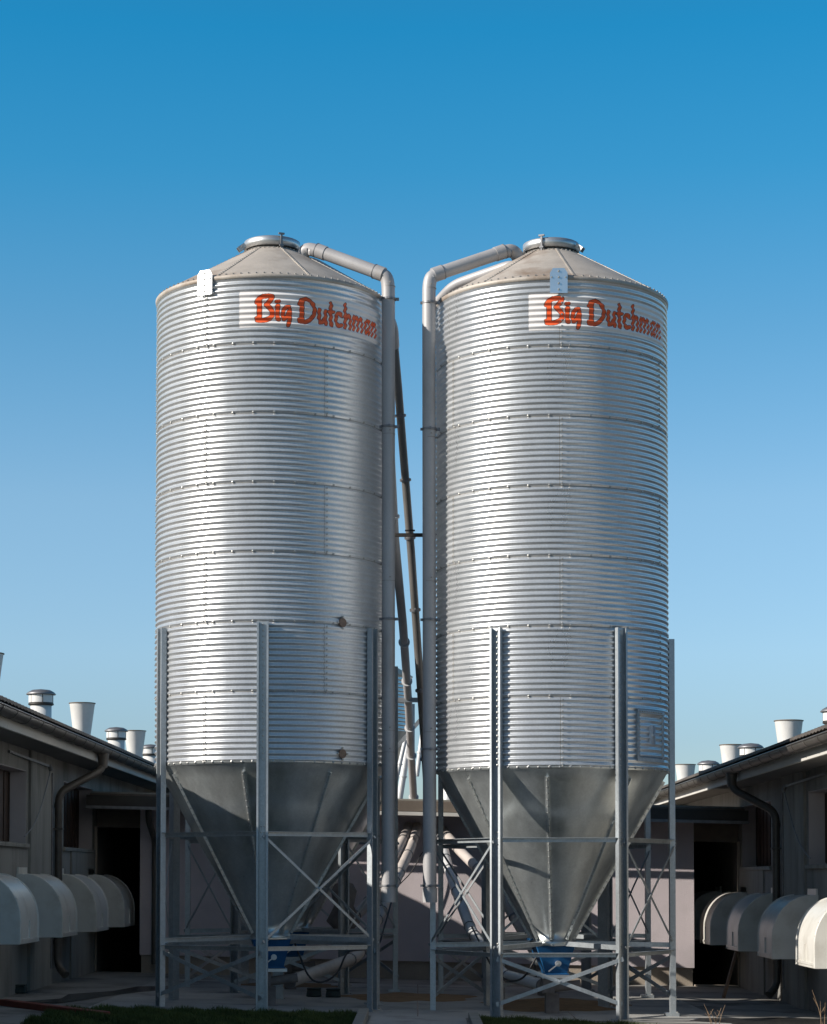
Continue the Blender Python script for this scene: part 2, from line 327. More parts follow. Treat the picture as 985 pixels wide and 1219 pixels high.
# ------------------------------------------------------------------ long livestock buildings, left and right (mirror images)
def long_building(side, dz, name_label):
    s = side
    root = empty('livestock_building', (0, 0, 0)); tag(root, name_label, 'building')
    def X(a): return s * a
    def bx(m, xa, xb, y0, y1, z0, z1, mi=0):
        a, b = sorted((X(xa), X(xb))); m.box(a, b, y0, y1, z0 + dz, z1 + dz, mi)
    w = MB(); zt = 3.28; zs, ze = 2.06, 3.00
    op = [(13.75, 16.5), (19.45, 22.2), (25.15, 27.9), (30.85, 33.6)]
    bx(w, 5.0, 5.4, 12, 92, -0.5, zs); bx(w, 5.0, 5.4, 12, 92, ze, zt)
    ys = [12] + [v for o in op for v in o] + [92]
    for i in range(0, len(ys), 2): bx(w, 5.0, 5.4, ys[i], ys[i+1], zs, ze)
    bx(w, 5.4, 16.0, 12.0, 12.4, -0.5, zt); bx(w, 5.4, 16.0, 91.6, 92, -0.5, zt); bx(w, 15.6, 16.0, 12.4, 91.6, -0.5, zt)
    # gable triangles
    for y in (12.0, 91.6):
        vs = [(X(5.0), y, zt+dz), (X(16.0), y, zt+dz), (X(10.4), y, 4.95+dz)]; vs += [(a, b+0.4, c) for a, b, c in vs]
        w.add(vs, [(0, 1, 2), (5, 4, 3), (0, 3, 4, 1), (1, 4, 5, 2), (2, 5, 3, 0)])
    w.build('wall', M['render'], root)
    # plastered piers between the windows, proud of the wall
    for a, b in [(28.05, 29.75), (22.35, 24.05), (16.65, 18.35)]:
        p = MB(); bx(p, 4.965, 5.0, a, b, -0.3, 3.27); p.build('pier', M['pier'], root)
    p = MB(); bx(p, 4.975, 5.0, 28.9+2.55, 33.75, -0.3, 2.03); p.build('pier', M['pier'], root)
    # windows: shutter pane deep in the reveal, painted jamb, sill
    for a, b in op:
        f = MB()
        bx(f, 5.003, 5.22, b-0.012, b-0.002, zs, ze); bx(f, 5.003, 5.22, a+0.002, a+0.012, zs, ze)
        bx(f, 5.003, 5.22, a+0.012, b-0.012, ze-0.012, ze-0.002)
        fo = f.build('window', M['reveal'], root)
        q = MB(); bx(q, 5.22, 5.26, a+0.002, b-0.002, zs, ze)
        nb = 9
        for i in range(nb):
            yy = a + 0.05 + (b-a-0.1)*i/(nb-1); bx(q, 5.205, 5.22, yy-0.02, yy+0.02, zs+0.03, ze-0.03)
        q.build('shutter', M['shutter'], fo)
        q = MB(); bx(q, 4.96, 5.2, a-0.06, b+0.06, zs-0.05, zs+0.003); bevel(q.build('sill', M['pier'], fo), 0.008)
    # roof of wavy sheets
    r_ = MB(); n = 80*4*5//2
    th = math.atan2(1.68, 6.0)
    prof = []
    yy = np.linspace(11.6, 92.4, n+1)
    for (xa, za, xb, zb) in ((4.34, 3.52, 10.4, 5.20), (10.4, 5.20, 16.6, 3.50)):
        vs = []
        for y in yy:
            wv = 0.010*math.cos(2*PI*y/0.20)
            vs += [(X(xa), y, za+dz+wv), (X(xb), y, zb+dz+wv)]
        r_.add(vs, [(2*i, 2*i+1, 2*i+3, 2*i+2) for i in range(n)], 0, True)
        vs = [(x, y, z-0.035) for x, y, z in vs]
        r_.add(vs, [(2*i, 2*i+2, 2*i+3, 2*i+1) for i in range(n)], 0, True)
        vs = []
        for y in yy:
            wv = 0.010*math.cos(2*PI*y/0.20)
            e = (xa, za) if xa < 10 else (xb, zb)
            vs += [(X(e[0]), y, e[1]+dz+wv), (X(e[0]), y, e[1]+dz+wv-0.035)]
        r_.add(vs, [(2*i, 2*i+1, 2*i+3, 2*i+2) for i in range(n)], 0, False)
    for y in np.arange(11.7, 92, 0.42):
        r_.rev([(0.0, 0.0)], 0, 0, 4) if False else None
    r_.tube([(X(10.4), 11.6, 5.22+dz), (X(10.4), 92.4, 5.22+dz)], 0.11, 10)
    r_.build('roof', M['tile'], root)
    # soffit + fascia boards
    q = MB(); bx(q, 4.52, 5.0, 11.7, 92.3, 3.27, 3.30); bx(q, 16.0, 16.5, 11.7, 92.3, 3.27, 3.30); q.build('soffit', M['soffit'], root)
    q = MB(); 
    for i in range(20):
        bx(q, 4.48, 4.515, 11.7+i*4.04, 11.7+(i+1)*4.04-0.008, 3.255, 3.46)
    q.build('fascia', M['fascia'], root)
    q = MB(); bx(q, 16.505, 16.54, 11.7, 92.3, 3.255, 3.46); q.build('fascia', M['fascia'], root)
    # half-round gutter with brackets
    gt = MB(); prof = []
    rg = 0.085; cx, cz = 4.385, 3.43
    for k in range(13):
        a = PI + PI*k/12; prof.append((cx + rg*math.cos(a), cz + rg*math.sin(a)))
    for k in range(12, -1, -1):
        a = PI + PI*k/12; prof.append((cx + (rg-0.006)*math.cos(a), cz + (rg-0.006)*math.sin(a)))
    for i in range(20):
        vs = [(X(a), y, z+dz) for y in (11.6+i*4.04, 11.6+(i+1)*4.04) for a, z in prof]; m = len(prof)
        gt.add(vs, [(k, (k+1) % m, m+(k+1) % m, m+k) for k in range(m)], 0, True)
    gt.tube([(X(cx-rg-.002), 11.6, cz+dz), (X(cx-rg-.002), 92.4, cz+dz)], 0.011, 8)
    g0 = gt.build('gutter', M['gutter'], root)
    br = MB()
    for y in np.arange(12.1, 92, 0.81):
        pts = [(X(cx + (rg+0.006)*math.cos(PI+PI*k/10)), y, cz+dz + (rg+0.006)*math.sin(PI+PI*k/10)) for k in range(11)]
        for p0, p1 in zip(pts, pts[1:]): br.bar(p0, p1, 0.005, 0.02, (0, 1, 0))
    tag(br.build('gutter_bracket', M['gutter'], g0), kind='stuff')
    # downpipe with swan neck and shoe
    for yb in (30.0, 18.6):
        d = MB(); rd = 0.055
        pth = [(X(cx), yb+0.42, 3.35+dz), (X(cx), yb+0.42, 3.14+dz), (X(4.93), yb, 2.80+dz), (X(4.93), yb, 0.42+dz-0.0), (X(4.80), yb-.12, 0.30+dz)]
        d.tube(smooth_path(pth, 6, 0.14), rd, 14)
        d.tube([(X(cx), yb+0.42, 3.36+dz), (X(cx), yb+0.42, 3.16+dz)], 0, 14, radii=[0.085, 0.060])
        for z in (2.62, 1.5, 0.75): d.tube([(X(4.93), yb, z+dz-0.03), (X(4.93), yb, z+dz+0.03)], rd+0.008, 14)
        for z in (2.3, 1.2): d.bar((X(4.93), yb-0.07, z+dz), (X(4.93), yb+0.07, z+dz), 0.13, 0.025)
        d.build('downpipe', M['gutter'], root)
    # thin conduit beside the downpipe and a wall bracket with cable
    cd = MB(); cd.tube([(X(4.955), 29.62, 3.05+dz), (X(4.955), 29.62, 0.4+dz)], 0.014, 8); cd.build('conduit', M['collar'], root)
    cb = MB()
    cb.bar((X(4.98), 26.6, 3.17+dz), (X(4.93), 29.2, 3.12+dz), 0.02, 0.03)
    cb.tube([(X(4.93), 29.2, 3.14+dz), (X(4.9), 29.2, 3.06+dz)], 0.03, 8)
    pts = []
    for k in range(13):
        t = k/12; pts.append((X(4.9-0.02*t+0.33*max(0, t-.5)*0), 29.1-2.0*t, 3.04-0.9*t-0.35*math.sin(PI*t)*0.5+dz))
    cb.tube(pts, 0.007, 6); cb.build('cable', M['collar'], root)
    # ventilation hoods
    hp = []
    prof = [(5.0, 1.68)]
    for k in range(17):
        a = PI/2*k/16; prof.append((4.90 - 0.47*math.sin(a), 1.14 + 0.53*math.cos(a)))
    prof += [(4.43, 0.89)]
    hm = MB(); m = len(prof); wd = 1.18
    t = 0.02
    inner = [(5.0, 1.66)] + [(a+t*(0.3 if i < 4 else 1), z-t*(1 if i < 12 else 0.2)) for i, (a, z) in enumerate(prof[1:-1])] + [(4.45, 0.89)]
    # outer skin
    hm.add([(X(a), y, z) for y in (0.0, wd) for a, z in prof], [(i, i+1, m+i+1, m+i) for i in range(m-1)], 0, True)
    hm.add([(X(a), y, z) for y in (0.02, wd-0.02) for a, z in inner], [(i, m+i, m+i+1, i+1) for i in range(m-1)], 0, True)
    # cheeks
    for y, in ((0.0,), (0.02,), (wd-0.02,), (wd,)):
        vs = [(X(a), y, z) for a, z in prof] + [(X(5.0), y, 0.89)]
        hm.add(vs, [tuple(range(len(vs)))])
    hm.box(*sorted((X(4.43), X(5.0))), 0.0, 0.02, 0.884, 0.889); hm.box(*sorted((X(4.43), X(5.0))), wd-0.02, wd, 0.884, 0.889); hm.box(*sorted((X(4.43), X(4.45))), 0.02, wd-0.02, 0.884, 0.889)
    # raised rim beads along both curved edges
    for y in (0.012, wd-0.012):
        hm.tube([(X(a), y, z) for a, z in prof[1:]], 0.013, 6)
    for y in (0.012, wd-0.012):
        for i in range(3, m, 3): hm.dome((X(prof[i][0]-0.010), y, prof[i][1]+0.004), (-s, 0, 0.3), 0.008)
    hm.bar((X(4.425), 0.03, 0.93), (X(4.425), wd-0.03, 0.93), 0.012, 0.03); hm.bar((X(4.424), wd/2, 0.94), (X(4.424), wd/2, 1.14), 0.012, 0.012)
    hmesh = hm.mesh('vent_hood', M['hood'])
    fm = MB(); fm.box(*sorted((X(4.975), X(4.998))), 0.02, 0.62, 1.66, 1.76); fmesh = fm.mesh('flange', M['hood'])
    for i in range(-3, 5):
        y = 24.36 + 2.88*i
        if i > 3 and side < 0: continue
        h = link('vent_hood', hmesh, root); h.location = (0, y, dz)
        fl = link('flange', fmesh, h)
    # roof chimneys along the ridge
    def flared(y, zt):
        c = MB(); zb = 4.9+dz; x = X(10.4); h0 = zt - 1.75
        c.rev([(0.26, zb), (0.26, h0+0.75), (0.27, h0+0.80), (0.39, zt-0.03), (0.405, zt), (0.385, zt), (0.375, zt-0.03), (0.25, h0+0.8), (0.24, zb)], x, y, 28)
        o = c.build('chimney', M['chim'], root)
        b = MB(); b.rev([(0.262, h0+0.70), (0.275, h0+0.71), (0.275, h0+0.745), (0.262, h0+0.755)], x, y, 28); b.build('band', M['brownedge'], o); b = MB(); b.rev([(0.388, zt-0.02), (0.415, zt-0.015), (0.415, zt+0.01), (0.39, zt+0.014)], x, y, 28)
        b.build('band', M['brownedge'], o)
    def capped(y, zt):
        c = MB(); zb = 4.9+dz; x = X(10.4)
        c.rev([(0.29, zb), (0.29, zt-0.42), (0.27, zt-0.42), (0.27, zt-0.3), (0.0, zt-0.3)], x, y, 28)
        o = c.build('chimney', M['chim'], root)
        b = MB(); b.rev([(0.30, zt-0.46), (0.35, zt-0.44), (0.35, zt-0.40), (0.30, zt-0.38)], x, y, 28)
        for k in range(6):
            a = k*PI/3+0.3; b.bar((x+0.33*math.sin(a), y-0.33*math.cos(a), zt-0.42), (x+0.33*math.sin(a), y-0.33*math.cos(a), zt-0.16), 0.025, 0.025)
        b.build('collar', M['darkmetal'], o)
        b = MB(); b.rev([(0.34, zt-0.38), (0.34, zt-0.17)], x, y, 28); b.build('screen', M['chim'], o)
        b = MB(); b.rev([(0.40, zt-0.16), (0.41, zt-0.14), (0.36, zt-0.09), (0.25, zt-0.03), (0.0, zt), ], x, y, 28); b.rev([(0.0, zt-0.15), (0.40, zt-0.16)], x, y, 28); b.build('cap', M['collar'], o)
    if side < 0:
        for y in (52.6, 67.6, 80.3): flared(y, 7.05)
        for y in (60.2, 75.3, 85.0): capped(y, 6.85)
    else:
        for y in (61.0, 72.1, 84.6): flared(y, 6.03)
        for y in (54.0, 68.0, 77.9): capped(y, 5.84 if y > 60 else 5.9)
    return root
long_building(-1, 0.0, 'long low grey livestock building on the left, its white hoods all in shade')
long_building(1, -0.27, 'long low grey livestock building on the right, its nearest white hood in sun')

# ------------------------------------------------------------------ cross building between them
root = empty('cross_building', (0, 33.8, 0)); root.location = (0, 0, 0)
tag(root, 'low flat-roofed lilac rendered building closing the yard behind the silos', 'building')
w = MB(); w.sbox(-4.29, 4.28, 33.8, 34.2, 0.34, 2.62, SL)
w.build('wall', M['pink'], root)
w = MB(); w.sbox(-4.27, 4.26, 33.84, 34.16, -0.25, 0.335, SL); w.build('plinth', M['plinth'], root)
for a, b in ((-4.99, -4.29), (4.28, 4.99)):      # dark passages at both ends
    w = MB(); w.sbox(a, b, 33.95, 34.15, 2.30, 2.62, SL); w.build('lintel', M['brownedge'], root)
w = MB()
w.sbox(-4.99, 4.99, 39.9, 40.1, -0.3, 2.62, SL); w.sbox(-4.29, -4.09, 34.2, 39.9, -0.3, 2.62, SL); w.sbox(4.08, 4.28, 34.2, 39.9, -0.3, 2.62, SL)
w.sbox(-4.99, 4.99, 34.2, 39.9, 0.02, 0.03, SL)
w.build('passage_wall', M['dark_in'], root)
w = MB(); w.sbox(4.955, 4.993, 33.76, 33.84, 0.06, 2.3, SL); w.build('door_post', M['plinth'], root)
w = MB(); w.sbox(-4.993, -4.955, 33.76, 33.84, 0.06, 2.3, SL); w.build('door_post', M['plinth'], root)
w = MB(); w.sbox(4.285, 4.95, 33.70, 33.9, 0.045, 0.085, SL); w.build('threshold', M['plinth'], root)
w = MB(); w.sbox(-4.985, 4.985, 33.22, 40.3, 2.635, 2.80, SL); bevel(w.build('roof_slab', M['brownedge'], root), 0.008)
w = MB(); w.sbox(-4.98, 4.98, 33.16, 33.21, 2.575, 2.63, SL); w.build('drip_edge', M['fascia'], root)
w = MB(); w.sbox(-4.985, -3.0, 32.85, 33.15, 2.60, 2.76, SL); w.sbox(3.0, 4.985, 32.85, 33.15, 2.60, 2.76, SL)
w.sbox(-4.99, -2.98, 32.82, 32.849, 2.555, 2.60, SL, 1); w.sbox(2.98, 4.99, 32.82, 32.849, 2.555, 2.60, SL, 1)
w.build('canopy', [M['darkmetal'], M['collar']], root)
w = MB(); w.sbox(-4.985, 4.985, 33.3, 34.0, 2.805, 2.83, SL); w.build('coping', M['kerb'], root)
w = MB()                                        # small downpipe at the left passage
w.tube(smooth_path([(-4.1, 33.3, 2.68), (-4.1, 33.3, 2.5), (-4.05, 33.72, 2.2), (-4.05, 33.72, 0.3)], 5, 0.12), 0.05, 10)
w.build('downpipe', M['gutter'], root)

# ------------------------------------------------------------------ silos
RS = 1.375; NW = 12; SH = 0.7972; PITCH = SH / NW; AMP = 0.0100
Z_RIM = 2.85; Z_EAVE = Z_RIM + 7*SH; Z_OUT = 0.87
def ring_mesh():
    m = MB(); seg = 144; rows = NW*10; vs = []
    for j in range(rows+1):
        z = SH*j/rows; ph = 2*PI*z/PITCH
        r = RS + AMP*math.cos(ph + PI)                       # trough at the laps
        for k in range(seg):
            a = 2*PI*k/seg; vs.append((r*math.sin(a), -r*math.cos(a), z))
    m.add(vs, [(j*seg+k, j*seg+(k+1) % seg, (j+1)*seg+(k+1) % seg, (j+1)*seg+k) for j in range(rows) for k in range(seg)], 0, True)
    # dark lap line at the bottom of the ring, three vertical laps, and their bolts
    m.rev([(RS-AMP+0.002, 0.0), (RS-AMP+0.0045, 0.001), (RS-AMP+0.0045, 0.0045), (RS-AMP+0.002, 0.005)], seg=144, mi=2)
    for k in range(3):
        a = k*2*PI/3
        vs = []; n = 96
        for j in range(n+1):
            z = 0.008 + (SH-0.012)*j/n; r = RS + AMP*math.cos(2*PI*z/PITCH + PI) + 0.003
            for da in (-0.0035, 0.0): vs.append((r*math.sin(a+da), -r*math.cos(a+da), z))
        m.add(vs, [(2*j, 2*j+1, 2*j+3, 2*j+2) for j in range(n)], 2)
        for j in range(NW):
            z = PITCH*(j+0.5); r = RS+AMP-0.001
            m.dome((r*math.sin(a+0.018), -r*math.cos(a+0.018), z), (math.sin(a), -math.cos(a), 0), 0.0110, 1, 0.9)
        for da in (-0.085, 0.018, 0.085):
            b = a+da; m.dome(((RS-AMP+.004)*math.sin(b), -(RS-AMP+.004)*math.cos(b), 0.014), (math.sin(b), -math.cos(b), 0), 0.0120, 1, 1.1)
    for k in range(36):
        a = 2*PI*(k+0.5)/36; r = RS-AMP+0.004
        m.dome((r*math.sin(a), -r*math.cos(a), 0.014), (math.sin(a), -math.cos(a), 0), 0.0120, 1, 1.1)
    return m.mesh('ring_sheet', [M['sheet'], M['bolt'], M['seam']])
RING = ring_mesh()
CS = math.tan(R(30.2)); ZC = Z_EAVE + 0.005; RN = 0.33
def cone_z(r): return ZC + (RS + 0.02 - r) * CS
def roof_mesh():
    m = MB(); seg = 96
    m.rev([(RS+0.006, ZC-0.045), (RS+0.016, ZC-0.04), (RS+0.022, ZC-0.002), (RS+0.012, ZC+0.006), (0.9, cone_z(0.9)), (0.6, cone_z(0.6)), (RN-0.02, cone_z(RN-0.02))], seg=seg)
    for k in range(8):                                      # radial laps with bolts
        a = 2*PI*k/8 + R(7)
        p0 = Vector(((RS)*math.sin(a), -RS*math.cos(a), cone_z(RS)+0.004)); p1 = Vector((RN*math.sin(a), -RN*math.cos(a), cone_z(RN)+0.004))
        m.bar(p0, p1, 0.03, 0.005, (0, 0, 1))
        nb = 22
        for j in range(nb):
            p = p0.lerp(p1, (j+0.5)/nb); m.dome((p.x, p.y, p.z+0.003), (math.sin(a)*.5, -math.cos(a)*.5, 0.85), 0.0085, 1)
    for k in range(96):
        a = 2*PI*k/96; m.dome(((RS+0.0)*math.sin(a), -(RS+0.0)*math.cos(a), cone_z(RS)+0.002), (math.sin(a)*.5, -math.cos(a)*.5, 0.85), 0.011, 1, 1.0)
    for k in range(40):
        a = 2*PI*k/40; m.dome(((RN+0.02)*math.sin(a), -(RN+0.02)*math.cos(a), cone_z(RN+0.02)+0.003), (math.sin(a)*.5, -math.cos(a)*.5, 0.85), 0.009, 1, 1.0)
    return m.mesh('roof_cone', [M['roof'], M['bolt']])
ROOF = roof_mesh()
def lid_mesh():
    m = MB(); z = cone_z(RN)
    m.rev([(RN-0.012, z-0.01), (RN-0.012, z+0.05)], seg=48, mi=1)
    m.rev([(RN-0.01, z+0.035), (RN+0.008, z+0.03), (RN+0.008, z+0.135), (RN-0.004, z+0.142), (0.2, z+0.150), (0.0, z+0.153)], seg=64)
    return m.mesh('hatch_lid', [M['lid'], M['darkmetal']])
LID = lid_mesh()
def clamp_mesh():
    m = MB(); z = cone_z(RN)
    m.bar((0, -RN-0.022, z-0.03), (0, -RN-0.022, z+0.145), 0.022, 0.022); m.bar((0, -RN-0.04, z+0.02), (0, -RN+0.0, z+0.02), 0.05, 0.02)
    m.tube([(0, -RN-0.02, z+0.13), (0, -RN-0.02, z+0.16)], 0.010, 8); m.bar((-0.035, -RN-0.02, z+0.162), (0.035, -RN-0.02, z+0.162), 0.03, 0.018)
    return m.mesh('clamp', M['collar'])
CLAMP = clamp_mesh()
def hinge_mesh():
    m = MB(); z = cone_z(RN)
    m.bar((-0.03, -RN-0.01, z+0.08), (-0.03, -RN-0.09, z+0.02), 0.012, 0.06); m.bar((0.03, -RN-0.01, z+0.08), (0.03, -RN-0.09, z+0.02), 0.012, 0.06)
    m.tube([(-0.05, -RN-0.05, z+0.06), (0.05, -RN-0.05, z+0.06)], 0.012, 8)
    return m.mesh('hinge', M['bolt'])
HINGE = hinge_mesh()
RO = 0.225
def hop_r(z): return RO + (RS - 0.012 - RO) * (z - Z_OUT) / (Z_RIM - Z_OUT)
def hopper_mesh():
    m = MB()
    m.rev([(RO-0.02, Z_OUT-0.07), (RO+0.01, Z_OUT-0.065), (RO+0.01, Z_OUT)] + [(hop_r(z), z) for z in np.linspace(Z_OUT, Z_RIM-0.02, 14)] + [(RS+0.004, Z_RIM-0.008), (RS+0.004, Z_RIM+0.015)], seg=112)
    for k in range(72):
        a = 2*PI*k/72; m.dome(((RS+0.002)*math.sin(a), -(RS+0.002)*math.cos(a), Z_RIM+0.005), (math.sin(a), -math.cos(a), 0), 0.011, 1, 1.2)
    m.rev([(RO+0.0, Z_OUT-0.045), (RO+0.075, Z_OUT-0.045), (RO+0.075, Z_OUT-0.058), (RO+0.0, Z_OUT-0.058)], seg=8, smooth=False)
    return m.mesh('hopper', [M['hopper'], M['bolt']])
HOPPER = hopper_mesh()
def rib_mesh():                                             # folded flange standing proud of the hopper, with bolts
    m = MB(); z0, z1 = Z_OUT+0.02, Z_RIM-0.10
    ra, rb = hop_r(z0), hop_r(z1)
    nrm = Vector((0, -(Z_RIM-Z_OUT), -(RS-RO))).normalized()
    p0 = Vector((0, -ra, z0)); p1 = Vector((0, -rb, z1))
    hw = 0.012; ht = 0.034
    vs = []
    for p, tp in ((p0, 1), (p1, 1)):
        for a, h in ((-hw-0.02, 0.0), (-hw, 0.004), (-0.004, ht), (0.004, ht), (hw, 0.004), (hw+0.02, 0.0)):
            vs.append(p + Vector((a, 0, 0)) + nrm*h)
    m.add(vs, [(i, i+1, 7+i, 6+i) for i in range(5)] + [(0, 1, 2, 3, 4, 5), (11, 10, 9, 8, 7, 6)])
    for j in range(26):
        p = p0.lerp(p1, (j+0.5)/26) + nrm*0.018 + Vector((0.008, 0, 0)); m.dome(p, (1, -0.3, -0.2), 0.009, 1, 1.0)
        p = p0.lerp(p1, (j+0.5)/26) + nrm*0.018 - Vector((0.008, 0, 0)); m.dome(p, (-1, -0.3, -0.2), 0.009, 1, 1.0)
    return m.mesh('rib', [M['hopper'], M['bolt']])
RIB = rib_mesh()
Z_LEG = Z_RIM + 2*SH + 0.0
def leg_mesh():                                             # lipped channel open to the outside, bolted through its web
    m = MB(); w = 0.066; d = 0.066; t = 0.006; lp = 0.022; r0 = -(RS+AMP+0.002)
    prof = [(-w, 0), (-w, -d), (-w+lp, -d), (-w+lp, -d+t), (-w+t, -d+t), (-w+t, -t), (w-t, -t), (w-t, -d+t), (w-lp, -d+t), (w-lp, -d), (w, -d), (w, 0)]
    n = len(prof)
    vs = [(a, r0+b, z) for z in (-0.04, Z_LEG) for a, b in prof]
    m.add(vs, [(i, (i+1) % n, n+(i+1) % n, n+i) for i in range(n)] + [tuple(reversed(range(n))), tuple(range(n, 2*n))])
    for j in range(2*NW):
        z = Z_RIM + PITCH*(j+0.5); m.dome((0.0, r0-t, z), (0, -1, 0), 0.012, 1, 1.0)
    for z in (2.12, 2.05, 1.98, 0.86, 0.80, 0.70, 0.64, 0.24, 0.18):
        for a in (-0.018, 0.018) if z > 1 else (0,): m.dome((a, r0-t, z), (0, -1, 0), 0.010, 1, 1.0)
    m.box(-0.10, 0.10, r0-0.10, r0+0.06, -0.035, 0.012)
    m.dome((-0.08, r0-0.08, 0.012), (0, 0, 1), 0.012, 1, 1.2); m.dome((0.08, r0-0.08, 0.012), (0, 0, 1), 0.012, 1, 1.2)
    return m.mesh('leg', [M['strut'], M['bolt']])
LEG = leg_mesh()
RL = RS + 0.03
def pol(r, a, z): return Vector((r*math.sin(R(a)), -r*math.cos(R(a)), z))

# the lettering, drawn as brush strokes in a frame one unit high
ST = [
 ([(.60,.78),(.60,.22)],.062), ([(.52,.69),(.58,.79),(.72,.855),(.88,.87),(.98,.85)],.055), ([(.98,.84),(.93,.75),(.81,.62)],.055),
 ([(.80,.62),(.91,.53),(.98,.43),(.98,.32),(.90,.24),(.78,.185),(.62,.175),(.54,.19)],.058), ([(.52,.24),(.55,.19)],.05),
 ([(1.10,.715),(1.18,.725)],.036), ([(1.15,.60),(1.13,.42),(1.135,.24),(1.17,.22)],.052), ([(1.11,.57),(1.16,.61)],.04),
 ([(1.47,.59),(1.39,.57),(1.31,.48),(1.28,.34),(1.32,.23),(1.40,.28),(1.47,.45)],.044), ([(1.50,.50),(1.495,.2),(1.45,.07)],.048),
 ([(1.86,.78),(1.86,.22)],.060), ([(1.79,.69),(1.84,.79),(1.98,.83),(2.12,.79),(2.22,.69),(2.27,.53),(2.22,.38),(2.10,.25),(1.96,.18),(1.80,.19)],.048), ([(1.77,.24),(1.83,.18)],.045),
 ([(2.41,.58),(2.40,.35),(2.44,.22),(2.52,.24),(2.60,.36)],.045), ([(2.61,.56),(2.61,.26),(2.64,.2)],.043),
 ([(2.80,.80),(2.79,.25),(2.83,.19)],.048), ([(2.72,.56),(2.89,.57)],.035),
 ([(3.18,.49),(3.12,.57),(3.03,.55),(2.97,.42),(2.99,.27),(3.07,.2),(3.18,.24)],.044),
 ([(3.32,.84),(3.32,.20)],.046), ([(3.36,.46),(3.44,.56),(3.52,.5),(3.52,.20)],.042),
 ([(3.66,.57),(3.67,.20)],.040), ([(3.69,.47),(3.77,.57),(3.84,.5),(3.85,.20)],.038), ([(3.88,.47),(3.96,.57),(4.03,.5),(4.04,.20)],.038),
 ([(4.40,.56),(4.29,.57),(4.20,.45),(4.20,.27),(4.27,.20),(4.38,.33)],.040), ([(4.41,.57),(4.42,.20)],.038),
 ([(4.58,.57),(4.59,.20)],.040), ([(4.62,.47),(4.71,.57),(4.80,.5),(4.81,.20)],.040)]
def decal_mesh(W=2.005, H=0.412, zb=0.0):
    nu, nv = 560, 104
    U, V = np.meshgrid((np.arange(nu)+.5)/nu*W/H, (np.arange(nv)+.5)/nv)
    D = np.full(U.shape, 9.0)
    for pl, r in ST:
        for (x0, y0), (x1, y1) in zip([(p*.94, q) for p, q in pl], [(p*.94, q) for p, q in pl[1:]]):
            dx, dy = x1-x0, y1-y0; t = np.clip(((U-x0)*dx+(V-y0)*dy)/(dx*dx+dy*dy), 0, 1)
            D = np.minimum(D, np.hypot(U-x0-t*dx, V-y0-t*dy) - r - 0.004)
    mi = np.where(D < -0.004, 1, np.where(D < 0.011, 2, 0)).ravel()
    z = zb + H*np.arange(nv+1)/nv; a = (W/RS)*np.arange(nu+1)/nu
    r = RS + AMP*np.cos(2*PI*(z-Z_RIM)/PITCH + PI) + 0.003
    X_ = np.sin(a)[None, :]*r[:, None]; Y_ = -np.cos(a)[None, :]*r[:, None]; Z_ = np.repeat(z[:, None], nu+1, 1)
    me = bpy.data.meshes.new('logo_decal')
    vs = np.stack([X_, Y_, Z_], -1).reshape(-1, 3)
    j, i = np.meshgrid(np.arange(nv), np.arange(nu), indexing='ij'); b = (j*(nu+1)+i).ravel()
    fs = np.stack([b, b+1, b+nu+2, b+nu+1], 1)
    me.from_pydata(vs.tolist(), [], fs.tolist()); me.update()
    for k in ('white', 'orange', 'ink'): me.materials.append(M[k])
    me.polygons.foreach_set('material_index', mi.tolist()); me.polygons.foreach_set('use_smooth', [True]*len(fs))
    return me
DECAL = decal_mesh(zb=7.825)

def lug_plate(root, a, m):                                 # lifting plate bolted over the eave
    q = MB(); w = 0.10; r = RS + 0.028
    prof = [(-w, -0.20), (w, -0.20), (w, 0.03), (w-0.035, 0.085), (-w+0.035, 0.085), (-w, 0.03)]
    vs = [(x, -r - t, ZC + z) for t in (0, 0.008) for x, z in prof]
    q.add(vs, [tuple(range(6)), tuple(range(11, 5, -1))] + [(i, (i+1) % 6, 6+(i+1) % 6, 6+i) for i in range(6)])
    for z in (-0.16, -0.09, -0.02, 0.05): q.dome((0, -r-0.008, ZC+z), (0, -1, 0), 0.012, 1, 0.9)
    for x in (-0.08, 0.08): q.dome((x, -r-0.008, ZC-0.02), (0, -1, 0), 0.010, 1, 0.9)
    o = q.build('lifting_plate', [m, M['bolt']], root); o.rotation_euler.z = R(a)
def brace_set(root, legs):
    n = len(legs)
    # horizontals at two heights, and crossed braces: upper and lower bays in turn
    for i in range(n):
        a, b = legs[i], legs[(i+1) % n]
        for z in (2.06, 0.76):
            q = MB(); p0 = pol(RL+0.02, a, z); p1 = pol(RL+0.02, b, z)
            d = (p1-p0).normalized()*0.05; q.angle(p0+d, p1-d, 0.05); q.build('tie_bar', M['strut'], root)
        zz = ((2.03, 0.80) if i % 2 else (0.70, 0.17))
        for k, (za, zb) in enumerate((zz, zz[::-1])):
            q = MB(); off = 0.022*k
            p0 = pol(RL+0.045+off, a, za); p1 = pol(RL+0.045+off, b, zb); d = (p1-p0).normalized()*0.07
            q.bar(p0+d, p1-d, 0.008 if i % 2 else 0.010, 0.030 if i % 2 else 0.045, up=(0, 0, 1))
            q.dome((p0+p1)/2, Vector(((p0+p1).x, (p0+p1).y, 0)), 0.016)
            for p, c in ((p0, a), (p1, b)):
                v = pol(1, c, 0); v.z = 0
                q.bar(p + (p1-p0 if p is p0 else p0-p1).normalized()*0.02, p + (p1-p0 if p is p0 else p0-p1).normalized()*(0.04 if i % 2 else 0.08), 0.012, 0.034 if i % 2 else 0.052)
            q.build('cross_brace', M['strut'], root)
    # spokes from each leg to the collar under the hopper
    for a in legs:
        q = MB(); q.angle(pol(RL, a, 0.84), pol(RO+0.05, a, 0.86), 0.055); q.build('spoke', M['strut'], root)
